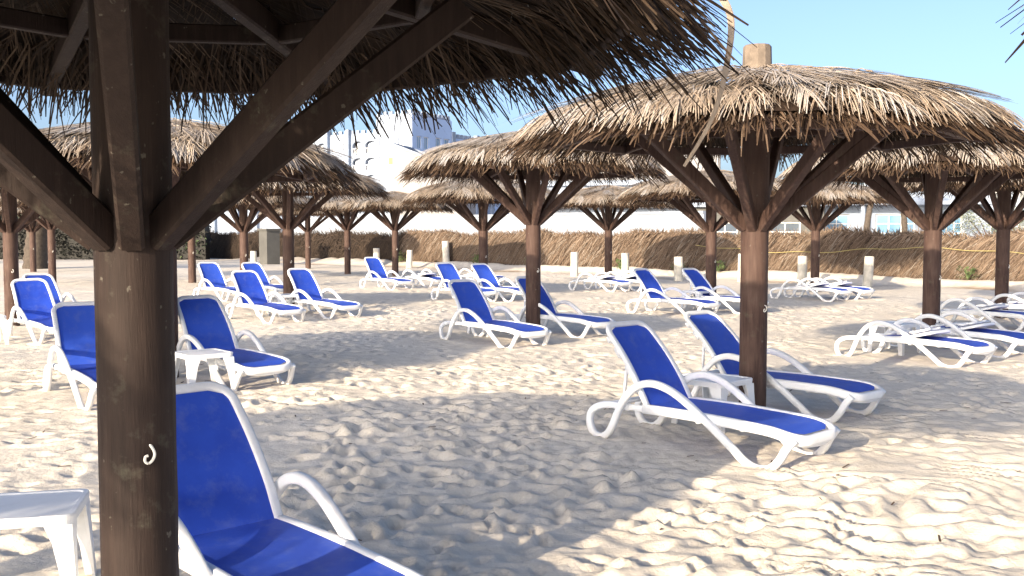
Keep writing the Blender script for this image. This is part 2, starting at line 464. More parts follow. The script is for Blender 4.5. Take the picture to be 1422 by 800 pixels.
    # long combed leaves lying straight down the slope
    for i in range(int(120*full)):
        phi0 = g.uniform(0, 2*math.pi); r0 = 1.62*math.sqrt(g.uniform(.03,.95)); dev = g.gauss(0,.38); tn = g.choice((.52,.62,.68,.74,.82,.93,.98)); L0 = g.uniform(.42,.8); wd = g.uniform(.10,.24)
        for k in range(16):
            q = k/15-.5; phi = phi0+wd*q/max(.4,r0); r = r0+g.uniform(-.04,.04)
            L = L0*g.uniform(.8,1.1)*(1-.5*abs(q))
            leaf(rot(phi, r, prof(r)+.035+g.uniform(-.008,.022)), outward(phi+dev+q*.35, slope_at(r)+.008), L, g.uniform(.007,.012), .10+.4*max(0,r+L-1.9), min(1,max(0,tn+g.gauss(0,.06))), g.uniform(-.3,.3))
    return mb.mesh('thatch', THATCH, fix=False)

def make_umbrella():
    root = empty('thatched_umbrella')
    # octagonal post, a little uneven down its length
    g = random.Random(3); mb = MB(); n = 16; rows = 18; vs = []; fs = []
    H = 2.86
    for i in range(rows+1):
        z = -.25 + (H+.25)*i/rows
        for k in range(n):
            a = R(22.5*k); r = .118*(1+.006*math.cos(8*a)+g.uniform(-.010,.010))
            vs.append((r*math.cos(a), r*math.sin(a), z))
    for i in range(rows):
        for k in range(n): fs.append((i*n+k, i*n+(k+1) % n, (i+1)*n+(k+1) % n, (i+1)*n+k))
    fs.append(tuple(range(rows*n, rows*n+n)))
    mb.add(vs, fs); post = mb.build('post', WOOD, root, True)
    hk = MB()
    hk.sweep(catmull([(.108,.0,.988),(.124,.004,.980),(.130,.010,.960),(.127,.006,.940),(.124,-.006,.928),(.123,-.017,.934),(.124,-.017,.950),(.126,-.008,.954)], 5), .008, .008, (0,1,0), seg=8)
    h = hk.build('hook', HOOK, post, True); h.rotation_euler = (0,0,R(-67))
    for k in range(8):
        a = R(45*k); d = Vector((math.cos(a), math.sin(a), 0))
        b = MB(); b.beam(d*.096+Vector((0,0,JOINT)), d*1.08+Vector((0,0,2.50)), .076, .108, .010)
        # square the foot of the brace off against the post
        b.build('brace', WOOD, root)
        a2 = R(45*k+14); d = Vector((math.cos(a2), math.sin(a2), 0))
        f = MB(); f.beam(d*.10+Vector((0,0,2.70)), d*1.84+Vector((0,0,RIM)), .060, .105, .008)
        f.build('rafter', WOOD, root)
    for rad, hgt in ((1.70, 2.405), (1.02, 2.530)):
        for k in range(8):
            p = [Vector((rad*math.cos(R(45*q+14)), rad*math.sin(R(45*q+14)), hgt)) for q in (k, k+1)]
            e = (p[1]-p[0]).normalized()*.04
            m = MB(); m.beam(p[0]+e, p[1]-e, .045, .075, .006); m.build('purlin', WOOD, root)
    return root
proto = make_umbrella()
THATCHES = [thatch_mesh(21), thatch_mesh(34), thatch_mesh(55), thatch_mesh(89, skirt=1.35, thin=.70)]

# x, y, yaw of the braces, tilt, thatch variant, label
UMBRELLAS = [
 (-1.20, 3.20, 63, 0, 3, 'nearest thatched umbrella, its dark post and braces filling the left foreground'),
 (2.09, 8.70, 20, 1, 1, 'big sunlit thatched umbrella with its post end sticking up, above two raised loungers at right'),
 (.33, 15.70, 12, 0, 2, 'thatched umbrella at the middle of the beach, its post between two raised loungers'),
 (5.92, 14.20, 30, 0, 0, 'thatched umbrella above two loungers folded flat near the right edge'),
 (-.75, 26.3, 8, 0, 1, 'smaller umbrella just left of the middle one, its post in front of a raised lounger'),
 (3.00, 31.4, 25, 0, 2, 'umbrella close to the frond fence between two white bollards, above two folded loungers'),
 (4.45, 22.5, 40, -1, 0, 'umbrella half hidden behind the big sunlit one, just left of its post'),
 (8.30, 27.6, 15, 0, 1, 'umbrella by the fence right of the big sunlit post, two folded loungers under it'),
 (9.05, 18.6, 5, 0, 2, 'umbrella cut by the right edge of the photo, with folded white loungers below'),
 (-4.72, 21.3, 14, 0, 1, 'umbrella left of centre whose post stands beside three raised loungers'),
 (-7.60, 28.6, 33, 0, 2, 'umbrella behind the left of centre one, its slimmer post between raised loungers'),
 (-10.0, 31.5, 20, 0, 0, 'far umbrella seen just right of the foreground post, before the dry hedge'),
 (-8.9, 44.0, 10, 0, 1, 'most distant umbrella, a thin post right of the grey pillar'),
 (-6.2, 38.0, 28, 0, 2, 'far umbrella with a slim bare post on open sand left of centre'),
 (-4.25, 36.7, 17, 0, 0, 'far umbrella over a raised lounger and a folded one, in front of white bollards'),
 (-8.55, 17.2, 22, 0, 2, 'umbrella cut by the left edge of the photo, behind a raised lounger'),
 (-14.6, 32.0, 9, 0, 0, 'far left umbrella with a dark post beside the thick palm trunk'),
 (-3.78, 11.0, 26, 0, 1, 'umbrella almost wholly hidden behind the foreground post, two loungers and a table under it'),
 (3.63, 2.52, 22, 0, 2, 'umbrella overhead at the top right, only the tips of its fronds in view'),
 (-5.66, .16, 30, 0, 1, 'umbrella standing out of view to the left whose shade falls across the foreground sand'),
 (-7.40, 6.60, 18, 0, 0, 'umbrella standing out of view at the far left whose shade falls behind the nearest loungers'),
 (-19.0, 40.0, 12, 0, 1, 'farthest left umbrella, a dark post in the shade before the added tall hedge'),
]
for i, (x, y, yaw, tilt, var, label) in enumerate(UMBRELLAS):
    u = proto if i == 0 else copy_tree(proto)
    u.location = (x, y, 0); u.rotation_euler = (R(tilt), R(-tilt*.6), R(yaw))
    u.scale = (1, 1, {0: .95, 1: .99, 2: 1.05, 17: .93}.get(i, 1+rnd.uniform(-.025,.03)))
    tag(u, label, 'umbrella', 'thatched umbrellas on the beach')
for i, u in enumerate([o for o in COL.objects if o.get('category') == 'umbrella']):
    x, y, yaw, tilt, var, label = UMBRELLAS[i]
    t = link('thatch', THATCHES[var], u); t.rotation_euler = (0, 0, R(rnd.uniform(0, 360))); k = {0: .83, 2: .95}.get(i, .98); t.scale = (k, k, 1)
    if i == 0: t.location.z = -.045
    # turn the hook towards the same side of every post
    for p in u.children:
        for h in p.children:
            if h.name.startswith('hook'): h.rotation_euler[2] = R(-52-yaw)
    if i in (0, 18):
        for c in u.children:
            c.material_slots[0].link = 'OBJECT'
            c.material_slots[0].material = THATCH_SHADED if c.name.startswith('thatch') else WOOD_SHADED
    if i == 1:
        pt = MB(); n = 12
        pt.lathe([(.128,2.75),(.124,3.0),(.118,3.195),(.105,3.21)], n=12)
        pt.build('post_end', plain('bleached_timber', (.19,.155,.125), .85, .35, 9), u)
    if i == 0:
        st = MB()
        pts = catmull([(1.80,-.02,2.52),(1.88,-.01,2.40),(1.875,0,2.24),(1.83,0,2.06),(1.74,-.02,1.90)], 6)
        st.sweep(pts, .005, .024, (0,1,0), seg=6, tone=.66, wf=lambda t: 1.15-.75*t)
        o = st.build('hanging_leaf', THATCH, u); o.rotation_euler = (0,0,R(-63))
        o['label'] = 'single pale leaf strip hanging down from the eaves'

# ------------------------------------------------------------------ sun lounger
HX = -.38; HZ = .335
def rounded_rect(x0, x1, y0w, y1w, rad, n=6):
    """closed outline in XY, width y0w at x0 and y1w at x1 (half widths), rounded corners"""
    cs = [(x1-rad, y1w-rad, 0), (x0+rad, y0w-rad, 90), (x0+rad, -y0w+rad, 180), (x1-rad, -y1w+rad, 270)]
    out = []
    for cx, cy, a0 in cs:
        for k in range(n+1):
            a = R(a0+90*k/n); out.append((cx+rad*math.cos(a), cy+rad*math.sin(a)))
    return out
def dense(pts, n):
    out = []
    for i, p in enumerate(pts):
        q = pts[(i+1) % len(pts)]
        L = math.hypot(q[0]-p[0], q[1]-p[1]); m = max(1, int(L/n))
        for k in range(m): out.append((p[0]+(q[0]-p[0])*k/m, p[1]+(q[1]-p[1])*k/m))
    return out
def roll(ring, cut=None):
    """open the outline on its low-x side and order it from -y round to +y"""
    x0 = min(p[0] for p in ring); keep = x0+(cut if cut else .16)
    n = len(ring); inside = [p[0] > keep for p in ring]
    i0 = next(i for i in range(n) if inside[i] and not inside[i-1])
    out = [ring[(i0+k) % n] for k in range(n) if inside[(i0+k) % n]]
    return out if out[0][1] < 0 else out[::-1]
def seat_z(x): return .318 + .012*math.cos((x-.1)*2.6) - (.045*((x-.70)/.28)**2 if x > .70 else 0)
def sheet(mb, outline_half, x0, x1, zf, nx=26, ny=10):
    vs = []; fs = []
    for i in range(nx+1):
        x = x0+(x1-x0)*i/nx; w = outline_half(x)
        for j in range(ny+1):
            v = -1+2*j/ny; vs.append((x, v*w, zf(x, v)))
    for i in range(nx):
        for j in range(ny):
            a = i*(ny+1)+j; fs.append((a, a+ny+1, a+ny+2, a+1))
    mb.add(vs, fs)
def half_width(x0, x1, w0, w1, rad):
    def f(x):
        w = w0+(w1-w0)*(x-x0)/(x1-x0)
        for e, s in ((x0, 1), (x1, -1)):
            d = (x-e)*s
            if 0 <= d < rad: w -= rad-math.sqrt(max(0, rad*rad-(rad-d)**2))
        return max(w, .001)
    return f
def lounger_parts():
    P = {}
    # both side frames: rear loop, arm and front loop are one S-shaped bar
    ctrl = [(-.56,.29,.300),(-.80,.30,.292),(-.93,.315,.235),(-.955,.325,.14),(-.90,.335,.045),(-.80,.342,.030),(-.71,.347,.10),(-.62,.352,.28),(-.54,.357,.40),(-.43,.360,.495),(-.29,.360,.535),(-.13,.358,.510),(.04,.352,.43),(.25,.345,.290),(.45,.340,.145),(.57,.337,.055),(.68,.334,.022),(.78,.330,.040),(.85,.325,.11),(.90,.318,.20),(.955,.305,.272)]
    side = []
    for s in (1, -1):
        m = MB(); m.sweep(catmull([(x, y*s, z) for x, y, z in ctrl], 6), .052, .060, (0,1,0), seg=12)
        side.append(m.mesh('side_frame', PLASTIC, True))
    P['sides'] = side
    f = MB()
    ring = dense(rounded_rect(HX-.02, .985, .300, .300, .15), .06); ring = [(HX-.03, -.292)]+roll(ring)+[(HX-.03, .292)]
    f.sweep([(x, y, seat_z(x)-.012) for x, y in ring], .078, .054, (0,0,1), seg=12)
    for s in (1, -1):
        f.sweep(catmull([(HX-.02, .285*s, .305),(-.62,.285*s,.300),(-.84,.286*s,.292)], 5), .05, .030, (0,0,1), seg=10)
    for x in (-.84, -.40): f.sweep([(x, -.285, .285), (x, 0, .280), (x, .285, .285)], .036, .045, (0,0,1), seg=10)
    for x in (.1, .5): f.sweep([(x, -.28, .270), (x, 0, .258), (x, .28, .270)], .022, .034, (0,0,1), seg=8)
    # drooping apron across the foot end
    ap = []
    for k in range(13):
        v = -1+2*k/12; ap.append((.985-.11*abs(v)**4, v*.29, .262-.028*math.cos(v*1.5)))
    f.sweep(ap, .085, .022, (0,0,1), seg=10)
    P['frame'] = f.mesh('seat_frame', PLASTIC, True)
    s = MB(); hw = lambda x: .272 if x < .3 else half_width(HX+.005, .945, .272, .272, .12)(x)
    sheet(s, hw, HX-.02, .945, lambda x, v: seat_z(x)+.014-.018*(1-v*v)*math.sin(math.pi*min(1,max(0,(x-HX)/1.32)))-.012*v*v*0)
    P['seat'] = s.mesh('seat_sling', SLING, True)
    L = .78
    def back(angle):
        """meshes of the backrest turned up by angle about the hinge"""
        M = Matrix.Translation((HX, 0, HZ)) @ Matrix.Rotation(angle, 4, 'Y') @ Matrix.Diagonal((-1, 1, 1, 1))
        curve = lambda x: .035*math.sin(math.pi*x/L) - .03*x
        fr = MB(); ring = dense(rounded_rect(0.0, L, .292, .268, .12, 7), .05); ring = [(-.03, -.290)]+roll(ring, .13)+[(-.03, .290)]
        fr.sweep([M @ Vector((x, y, curve(x))) for x, y in ring], .042, .050, (M.to_3x3() @ Vector((0,0,1))).normalized(), seg=12)
        a = fr.mesh('back_frame', PLASTIC, True)
        sl = MB(); hb = half_width(.0, L-.03, .272, .246, .095); hw = lambda x: hb(max(x, .12)) if x < .12 else hb(x)
        sheet(sl, hw, -.015, L-.03, lambda x, v: curve(x)+.006-.022*(1-v*v)*math.sin(math.pi*x/L))
        sl.v = [tuple(M @ Vector(p)) for p in sl.v]
        b = sl.mesh('back_sling', SLING, True)
        rp = MB()     # ribbed white stiffener behind the fabric
        for x in (.16, .34, .52, .66):
            rp.sweep([M @ Vector((x, y, curve(x)-.052)) for y in (-.262,-.13,0,.13,.262)], .03, .10 if x < .6 else .06, (M.to_3x3() @ Vector((0,0,1))).normalized(), seg=8)
        for y in (-.12, .12):
            rp.sweep([M @ Vector((x, y, curve(x)-.062)) for x in (.08,.3,.5,.70)], .024, .05, (M.to_3x3() @ Vector((0,0,1))).normalized(), seg=8)
        c = rp.mesh('back_brace', PLASTIC, True)
        st = None
        if angle < R(90):
            st = MB()
            for y in (-.17, .17):
                st.sweep([M @ Vector((.44, y, curve(.44)-.075)), Vector((-.72, y, .30))], .030, .022, (0,1,0), seg=8)
            st.sweep([Vector((-.72, -.19, .302)), Vector((-.72, .19, .302))], .022, .022, (0,0,1), seg=8)
            st = st.mesh('prop', PLASTIC, True)
        return a, b, c, st
    P['up'] = back(R(53)); P['up2'] = back(R(49)); P['folded'] = back(R(174))
    return P
LP = lounger_parts()
def make_lounger(style):
    root = empty('sun_lounger')
    for m in LP['sides']: link('side_frame', m, root)
    link('seat_frame', LP['frame'], root); link('seat_sling', LP['seat'], root)
    a, b, c, st = LP[style]
    bf = link('back_frame', a, root); link('back_sling', b, bf); link('back_brace', c, bf)
    if st: link('prop', st, root)
    return root
LPROTO = {}
def place_lounger(x, y, deg, style, label, dz=0.0, tilt=0):
    if style not in LPROTO: LPROTO[style] = make_lounger(style); o = LPROTO[style]
    else: o = copy_tree(LPROTO[style])
    o.location = (x, y, ground_z(x, y)*.3+dz-.022); o.rotation_euler = (R(tilt+rnd.uniform(-.8,.8)), R(rnd.uniform(-.7,.7)), R(deg+rnd.uniform(-2,2))); o.scale = (.93, .93, .93)
    tag(o, label, 'sun lounger', 'blue and white sun loungers on the sand')
    return o
LOUNGERS = [
 (-1.04, 4.12, -50, 'up', 'nearest lounger, blue back raised, cut by the bottom edge beside the foreground post'),
 (1.45, 7.44, -47, 'up', 'raised lounger in the right foreground, in front of the sunlit umbrella post'),
 (2.38, 9.08, -47, 'up2', 'raised lounger just behind the right foreground one, crossed by the sunlit umbrella post'),
 (-.26, 14.45, -50, 'up', 'raised lounger in front of the post of the middle umbrella'),
 (.76, 15.75, -48, 'up', 'raised lounger whose back is crossed by the post of the middle umbrella'),
 (5.0, 12.5, -51, 'folded', 'lounger with its back folded forward, in front of the second post from the right edge'),
 (6.03, 13.5, -50, 'folded', 'lounger with its back folded forward, behind the second post from the right edge'),
 (7.75, 16.6, -50, 'folded', 'folded lounger in front of the post nearest the right edge'),
 (9.2, 17.9, -50, 'folded', 'folded lounger behind the post nearest the right edge, cut by the edge'),
 (3.15, 19.7, -46, 'up', 'raised lounger seen above the right foreground ones, left of a slim post'),
 (4.23, 20.3, -46, 'up2', 'raised lounger immediately left of the slim post behind the big sunlit umbrella'),
 (7.03, 23.7, -47, 'folded', 'folded lounger right of the big sunlit post, in front of two bollards'),
 (7.73, 24.2, -47, 'folded', 'folded lounger farther right, ending below the bollard right of the far post'),
 (2.43, 27.6, -47, 'folded', 'folded lounger left of the far post near the fence at centre right'),
 (3.2, 28.2, -47, 'folded', 'folded lounger just right of the far post near the fence at centre right'),
 (-1.1, 23.4, -49, 'up', 'raised lounger left of the post just left of centre, farther than the middle pair'),
 (-.26, 23.7, -49, 'up2', 'raised lounger crossed by the post just left of centre'),
 (-1.0, 30.4, -47, 'folded', 'folded lounger seen behind the two raised ones left of centre'),
 (-3.5, 28.2, -48, 'up', 'far raised lounger right of the slim post, below two bollards'),
 (-2.6, 29.3, -48, 'folded', 'folded lounger to the right of the far raised one, left of centre'),
 (-4.47, 18.2, -46, 'up', 'raised lounger immediately left of the post left of centre'),
 (-3.62, 19.1, -46, 'up', 'raised lounger immediately right of the post left of centre'),
 (-6.77, 23.6, -48, 'up', 'raised lounger right of the foreground post, leftmost of the four left of centre'),
 (-5.96, 24.6, -48, 'up2', 'raised lounger behind and right of a slimmer post, left of centre'),
 (-7.0, 15.1, -48, 'up', 'raised lounger left of the foreground post, larger of the two by the left edge'),
 (-8.2, 18.0, -48, 'up2', 'raised lounger behind the larger one at the left edge, only its top and foot showing'),
 (-3.98, 9.68, -52, 'up', 'raised lounger half hidden by the left side of the foreground post'),
 (-3.05, 10.8, -48, 'up', 'raised lounger at the right side of the foreground post with a small table in front'),
 (1.90, 1.86, -48, 'up', 'lounger at the bottom right corner, only a white curve of its back in view'),
]
for l in LOUNGERS: place_lounger(*l)

# ------------------------------------------------------------------ plastic side table
def make_table():
    root = empty('side_table')
    t = MB(); out = dense(rounded_rect(-.235, .235, .235, .235, .05), .06)
    n = len(out); vs = []
    for z, k in ((.375, .985), (.412, 1.0), (.420, .985), (.420, .90), (.414, .88)):
        vs += [(x*k, y*k, z) for x, y in out]
    fs = [(i*n+j, i*n+(j+1) % n, (i+1)*n+(j+1) % n, (i+1)*n+j) for i in range(4) for j in range(n)]
    fs.append(tuple(range(4*n, 5*n)))
    t.add(vs, fs); t.build('tabletop', PLASTIC, root)
    for sx in (1, -1):
        for sy in (1, -1):
            l = MB()
            def sec(cx, cy, a, z):      # L-shaped section open towards the table centre
                th = .014
                pts = [(0,0),(-a,0),(-a,-th),(-th,-th),(-th,-a),(0,-a)]
                r = [(cx+sx*p, cy+sy*q, z) for p, q in pts]
                return r if sx*sy > 0 else list(reversed(r))
            rows = [sec(sx*.228, sy*.228, .115, .376), sec(sx*.231, sy*.231, .085, .30), sec(sx*.240, sy*.240, .060, .15), sec(sx*.250, sy*.250, .050, 0)]
            for a, b in zip(rows, rows[1:]): l.prism(a, b)
            l.build('leg', PLASTIC, root)
    return root
TABLES = [
 (-2.16, 4.42, 14, 'white plastic side table at the bottom left, left of the foreground post'),
 (-3.10, 10.05, 40, 'white plastic side table in front of the lounger right of the foreground post'),
 (1.66, 8.22, 43, 'white plastic side table between the two raised loungers in the right foreground'),
 (-.35, 15.55, 42, 'white plastic side table between the two raised loungers of the middle umbrella'),
 (5.05, 13.25, 40, 'white plastic side table between the two folded loungers near the right edge'),
 (-4.35, 19.3, 40, 'white plastic side table left of the post between raised loungers left of centre'),
 (-7.6, 14.5, 40, 'white plastic side table cut by the left edge of the photo'),
 (3.8, 20.6, 40, 'white plastic side table between the raised loungers left of the slim post'),
]
tb = make_table()
for i, (x, y, deg, label) in enumerate(TABLES):
    o = tb if i == 0 else copy_tree(tb)
    o.location = (x, y, ground_z(x, y)*.3-.02); o.rotation_euler = (0,0,R(deg))
    tag(o, label, 'side table', 'white plastic side tables')

# ------------------------------------------------------------------ frond fence, bollards, rope
def fence_pt(t, s, z): return Vector((FEN_P[0]+FEN_D[0]*t+FEN_N[0]*s, FEN_P[1]+FEN_D[1]*t+FEN_N[1]*s, z))
def frond_fence(t0, t1, tone0, tone1, n, seed, messy):
    g = random.Random(seed); mb = MB()
    step = .25; k = int((t1-t0)/step)
    hgt = lambda t: 1.54+.07*math.sin(t*.9)+.05*math.sin(t*2.3+1)
    # packed core
    for i in range(k):
        a, b = t0+i*step, t0+(i+1)*step
        za, zb = hgt(a)-.06, hgt(b)-.06
        mb.add([fence_pt(a,-.02,0), fence_pt(b,-.02,0), fence_pt(b,.10,zb), fence_pt(a,.10,za)], [(0,1,2,3)], tone0*.6)
        mb.add([fence_pt(a,.35,0), fence_pt(b,.35,0), fence_pt(b,.10,zb), fence_pt(a,.10,za)], [(0,1,2,3)], tone0*.6)
    along = Vector((FEN_D[0], FEN_D[1], 0)); out = Vector((-FEN_N[0], -FEN_N[1], 0))
    def strip(p, d, L, w, droop, tone, sag):
        vs = []; q = p.copy(); m = 5
        d = d.normalized()
        s = d.cross(out).normalized()
        for i in range(m+1):
            ww = w*(1-.75*(i/m)**2)
            s2 = d.cross(out).normalized()
            vs += [q-s2*ww/2, q+s2*ww/2]
            q = q+d*(L/m); d = (d+Vector((0,0,-droop/m))+along*(-sag/m)).normalized()
        mb.add(vs, [(2*i,2*i+1,2*i+3,2*i+2) for i in range(m)], tone)
    for i in range(n):
        t = g.uniform(t0, t1); h = hgt(t); u = g.random()
        if messy and g.random() < .5:
            a = g.uniform(0, 2*math.pi)
            d = along*math.cos(a)+Vector((0,0,math.sin(a)))+out*g.uniform(-.2,.5)
            strip(fence_pt(t, -.06+g.uniform(-.05,.05), g.uniform(.1, h)), d, g.uniform(.2,.6), g.uniform(.016,.04), g.uniform(0,.8), g.uniform(tone0, tone1), 0)
            continue
        # combed leaflets sweeping down and to the left from leaning ribs
        z0 = h*(.30+.70*u)
        d = along*(-g.uniform(.35,.75)) + Vector((0,0,-g.uniform(.25,.9))) + out*g.uniform(.0,.14)
        strip(fence_pt(t, -.05-.10*(1-z0/h)+g.uniform(-.04,.03), z0), d, g.uniform(.45,.95), g.uniform(.011,.023), g.uniform(.6,1.4), min(1,max(0,g.gauss((tone0+tone1)/2,(tone1-tone0)/2.6))), .1)
    for i in range(int(n*.28)):      # spiky crest
        t = g.uniform(t0, t1); h = hgt(t)
        d = along*g.uniform(-1.0,.35)+Vector((0,0,g.uniform(.25,1)))+out*g.uniform(-.3,.3)
        strip(fence_pt(t, g.uniform(-.05,.22), h-.10+g.uniform(-.05,.05)), d, g.uniform(.14,.34), g.uniform(.016,.03), g.uniform(.2,1.0), g.uniform(tone0*.7, tone1), 0)
    return mb
f1 = frond_fence(-13.5, 26, .25, .88, 25000, 4, False).build('palm_frond_fence', FENCE, None, fix=False)
tag(f1, 'long tan fence of combed dry palm fronds along the back of the beach', 'fence')
f2 = frond_fence(-62, -13.5, .0, .22, 15000, 8, True).build('brushwood_hedge', FENCE, None, fix=False)
tag(f2, 'dark shaggy brushwood hedge at the back left, left end of the fence line', 'hedge')
rp = MB()
pts = []
for i in range(70):
    t = 3+19*i/69; pts.append(fence_pt(t, -.24+.02*math.sin(i*2.1), 1.02+.10*math.sin(t*.7)+.03*math.sin(t*2.9)))
rp.sweep(pts, .018, .018, (0,0,1), seg=6)
tag(rp.build('rope', ROPE, None, True), 'thin yellow rope strung along the face of the frond fence', 'rope')
BOLL = [(-6.35, 47.2, .82, 'white bollard at the left end of the row, beside a far slim post'),
        (-4.55, 44.6, .80, 'white bollard right of the far slim post, second of the row from left'),
        (-2.95, 45.2, .92, 'white bollard left of the post just left of centre, third of the row'),
        (2.22, 35.9, .86, 'white bollard left of the far post at centre right'),
        (4.08, 36.2, .84, 'white bollard right of the far post at centre right'),
        (5.5, 33.2, .78, 'white bollard showing above the raised lounger left of the slim post'),
        (7.45, 32.6, .90, 'white bollard just left of the big sunlit post'),
        (8.7, 30.2, .88, 'broad white bollard just left of the post by the fence at right'),
        (10.2, 28.9, .88, 'white bollard right of the post by the fence, above the folded loungers'),
        (12.1, 22.9, .95, 'white bollard at the right edge of the photo'),
        (-12.0, 46.8, .70, 'short white bollard left of centre beside the most distant post')]
for i, (x, y, h, label) in enumerate(BOLL):
    g = random.Random(i); m = MB()
    r = .145*g.uniform(.9,1.1)
    m.lathe([(r*1.03,-.1),(r,.3),(r*.99,h-.03),(r*.90,h)], n=14)
    o = m.build('bollard', BOLLARD, None); o.location = (x, y, ground_z(x, y)); o.rotation_euler = (R(g.uniform(-2,2)), R(g.uniform(-3,3)), g.uniform(0,3))
    tag(o, label, 'bollard', 'white bollards in front of the fence')
# grey pillar by the hedge
m = MB(); m.box((0,0,.83), (.72,.72,1.66)); m.box((0,0,1.71), (.86,.86,.10))
o = m.build('pillar', GREYWALL, None); o.location = (-11.9, 49.5, 0); o.rotation_euler = (0,0,R(-45))
tag(o, 'square grey masonry pillar set in the dark hedge', 'pillar')

# weeds along the foot of the fence
def weed(x, y, s, seed, label):
    g = random.Random(seed); m = MB()
    for i in range(int(60*s+20)):
        a = g.uniform(0, 2*math.pi); r = g.uniform(0,.22)*s; p = Vector((r*math.cos(a), r*math.sin(a), g.uniform(.02,.30)*s))
        d = Vector((math.cos(a), math.sin(a), g.uniform(.2,1.3))).normalized(); sd = d.cross(Vector((0,0,1))).normalized()
        L = g.uniform(.06,.14)*s; w = L*.45
        m.add([p, p+d*L*.5-sd*w/2, p+d*L, p+d*L*.5+sd*w/2], [(0,1,2,3)], g.uniform(.3,1))
    st = MB()
    for i in range(6):
        a = g.uniform(0,6.28); st.sweep([(0,0,0),(.1*s*math.cos(a),.1*s*math.sin(a),.22*s)], .008, .008, (0,1,0), seg=5)
    o = empty('weed', (x, y, ground_z(x, y)))
    m.build('leaves', LEAF, o, fix=False); st.build('stem', LEAF, o)
    tag(o, label, 'weed', 'green weeds at the foot of the fence')
for i, (t, s, z, label) in enumerate([(-7.9,-.75,1.4,'green weed beside the third bollard of the row'), (-4.9,-.6,.9,'low green weed left of the post just left of centre'),
      (-.1,-.65,1.2,'green weed just right of the middle umbrella post'), (2.6,-.7,1.1,'green weed just right of the bollard at centre right'),
      (4.2,-.6,1.3,'dark green weed beside the second bollard at centre right'), (12.6,-.55,1.2,'green weed left of the second post from the right edge'),
      (-13.3,-.7,1.6,'bushy green weed where hedge and fence meet')]):
    p = fence_pt(t, s, 0); weed(p.x, p.y, z, 40+i, label)

# bits of dry leaf scattered over the sand
g = random.Random(77); db = MB()
for i in range(260):
    x = g.uniform(-4,6); y = 3.5+9*g.random()**1.3; a = g.uniform(0,6.28); L = g.uniform(.02,.10); w = g.uniform(.004,.014)
    z = ground_z(x, y)+.006; c, s = math.cos(a)*L/2, math.sin(a)*L/2; px, py = -math.sin(a)*w/2, math.cos(a)*w/2; h = g.uniform(.0,.012)
    db.add([(x-c-px,y-s-py,z),(x+c-px,y+s-py,z+h),(x+c+px,y+s+py,z+h+.003),(x-c+px,y-s+py,z+.004)], [(0,1,2,3)], .5)
tag(db.build('leaf_litter', DEBRIS, None, fix=False), 'small dark bits of dry palm leaf scattered over the sand', 'leaf litter', kind='stuff')

# ------------------------------------------------------------------ buildings behind
def facade(mb, o, u, W, H, openings, depth, nrm):
    """wall W x H from corner o along u, pierced by openings (u0,u1,v0,v1) with reveals"""
    o = Vector(o); u = Vector(u); z = Vector((0,0,1)); nrm = Vector(nrm)
    us = sorted({0, W, *[a for q in openings for a in q[:2]]}); vs_ = sorted({0, H, *[a for q in openings for a in q[2:4]]})
    for i in range(len(us)-1):
        for j in range(len(vs_)-1):
            cu, cv = (us[i]+us[i+1])/2, (vs_[j]+vs_[j+1])/2
            if any(q[0] < cu < q[1] and q[2] < cv < q[3] for q in openings): continue
            P = [o+u*a+z*b for a, b in ((us[i],vs_[j]),(us[i+1],vs_[j]),(us[i+1],vs_[j+1]),(us[i],vs_[j+1]))]
            mb.add(P, [(0,1,2,3)])
    for q in openings:
        P = [o+u*a+z*b for a, b in ((q[0],q[2]),(q[1],q[2]),(q[1],q[3]),(q[0],q[3]))]
        B = [p-nrm*depth for p in P]
        mb.add(P+B, [(0,4,5,1),(1,5,6,2),(2,6,7,3),(3,7,4,0)])
def window(parent, o, u, nrm, q, depth, nx, nz, pane=PANE):
    o = Vector(o); u = Vector(u); nrm = Vector(nrm); z = Vector((0,0,1))
    rz = math.atan2(u.y, u.x); w, h = q[1]-q[0], q[3]-q[2]
    base = o+u*(q[0]+w/2)+z*(q[2]+h/2)-nrm*depth*.8
    f = MB(); t = .09
    f.box(base+z*(h/2-t/2), (w, .08, t), rz); f.box(base-z*(h/2-t/2), (w, .08, t), rz)
    for k in range(nx+1): f.box(base+u*((k/nx-.5)*(w-t)), (t if k in (0,nx) else .06, .076, h-.01), rz)
    for k in range(1, nz): f.box(base+z*((k/nz-.5)*h), (w-.01, .072, .05), rz)
    fr = f.build('window', WHITEFRAME, parent)
    p = MB(); p.box(base-nrm*.02, (w-.06, .03, h-.06), rz); p.build('pane', pane, fr)
def arch_panel(parent, o, u, nrm, q, rise, mat):
    """spandrels closing the top corners of an opening into an arch"""
    o = Vector(o)+Vector(nrm)*.0; u = Vector(u); z = Vector((0,0,1)); nrm = Vector(nrm)
    m = MB(); w = q[1]-q[0]; n = 8
    for k in range(n):
        a0, a1 = math.pi*k/n, math.pi*(k+1)/n
        p = [(q[0]+w/2*(1-math.cos(a)), q[3]-rise+rise*math.sin(a)) for a in (a0, a1)]
        A = [o+u*p[0][0]+z*p[0][1]-nrm*.03, o+u*p[1][0]+z*p[1][1]-nrm*.03, o+u*p[1][0]+z*q[3]-nrm*.03, o+u*p[0][0]+z*q[3]-nrm*.03]
        B = [v-nrm*.25 for v in A]
        m.add(A+B, [(0,1,2,3),(4,7,6,5),(0,4,5,1),(1,5,6,2),(2,6,7,3),(3,7,4,0)])
    m.build('arch', mat, parent)

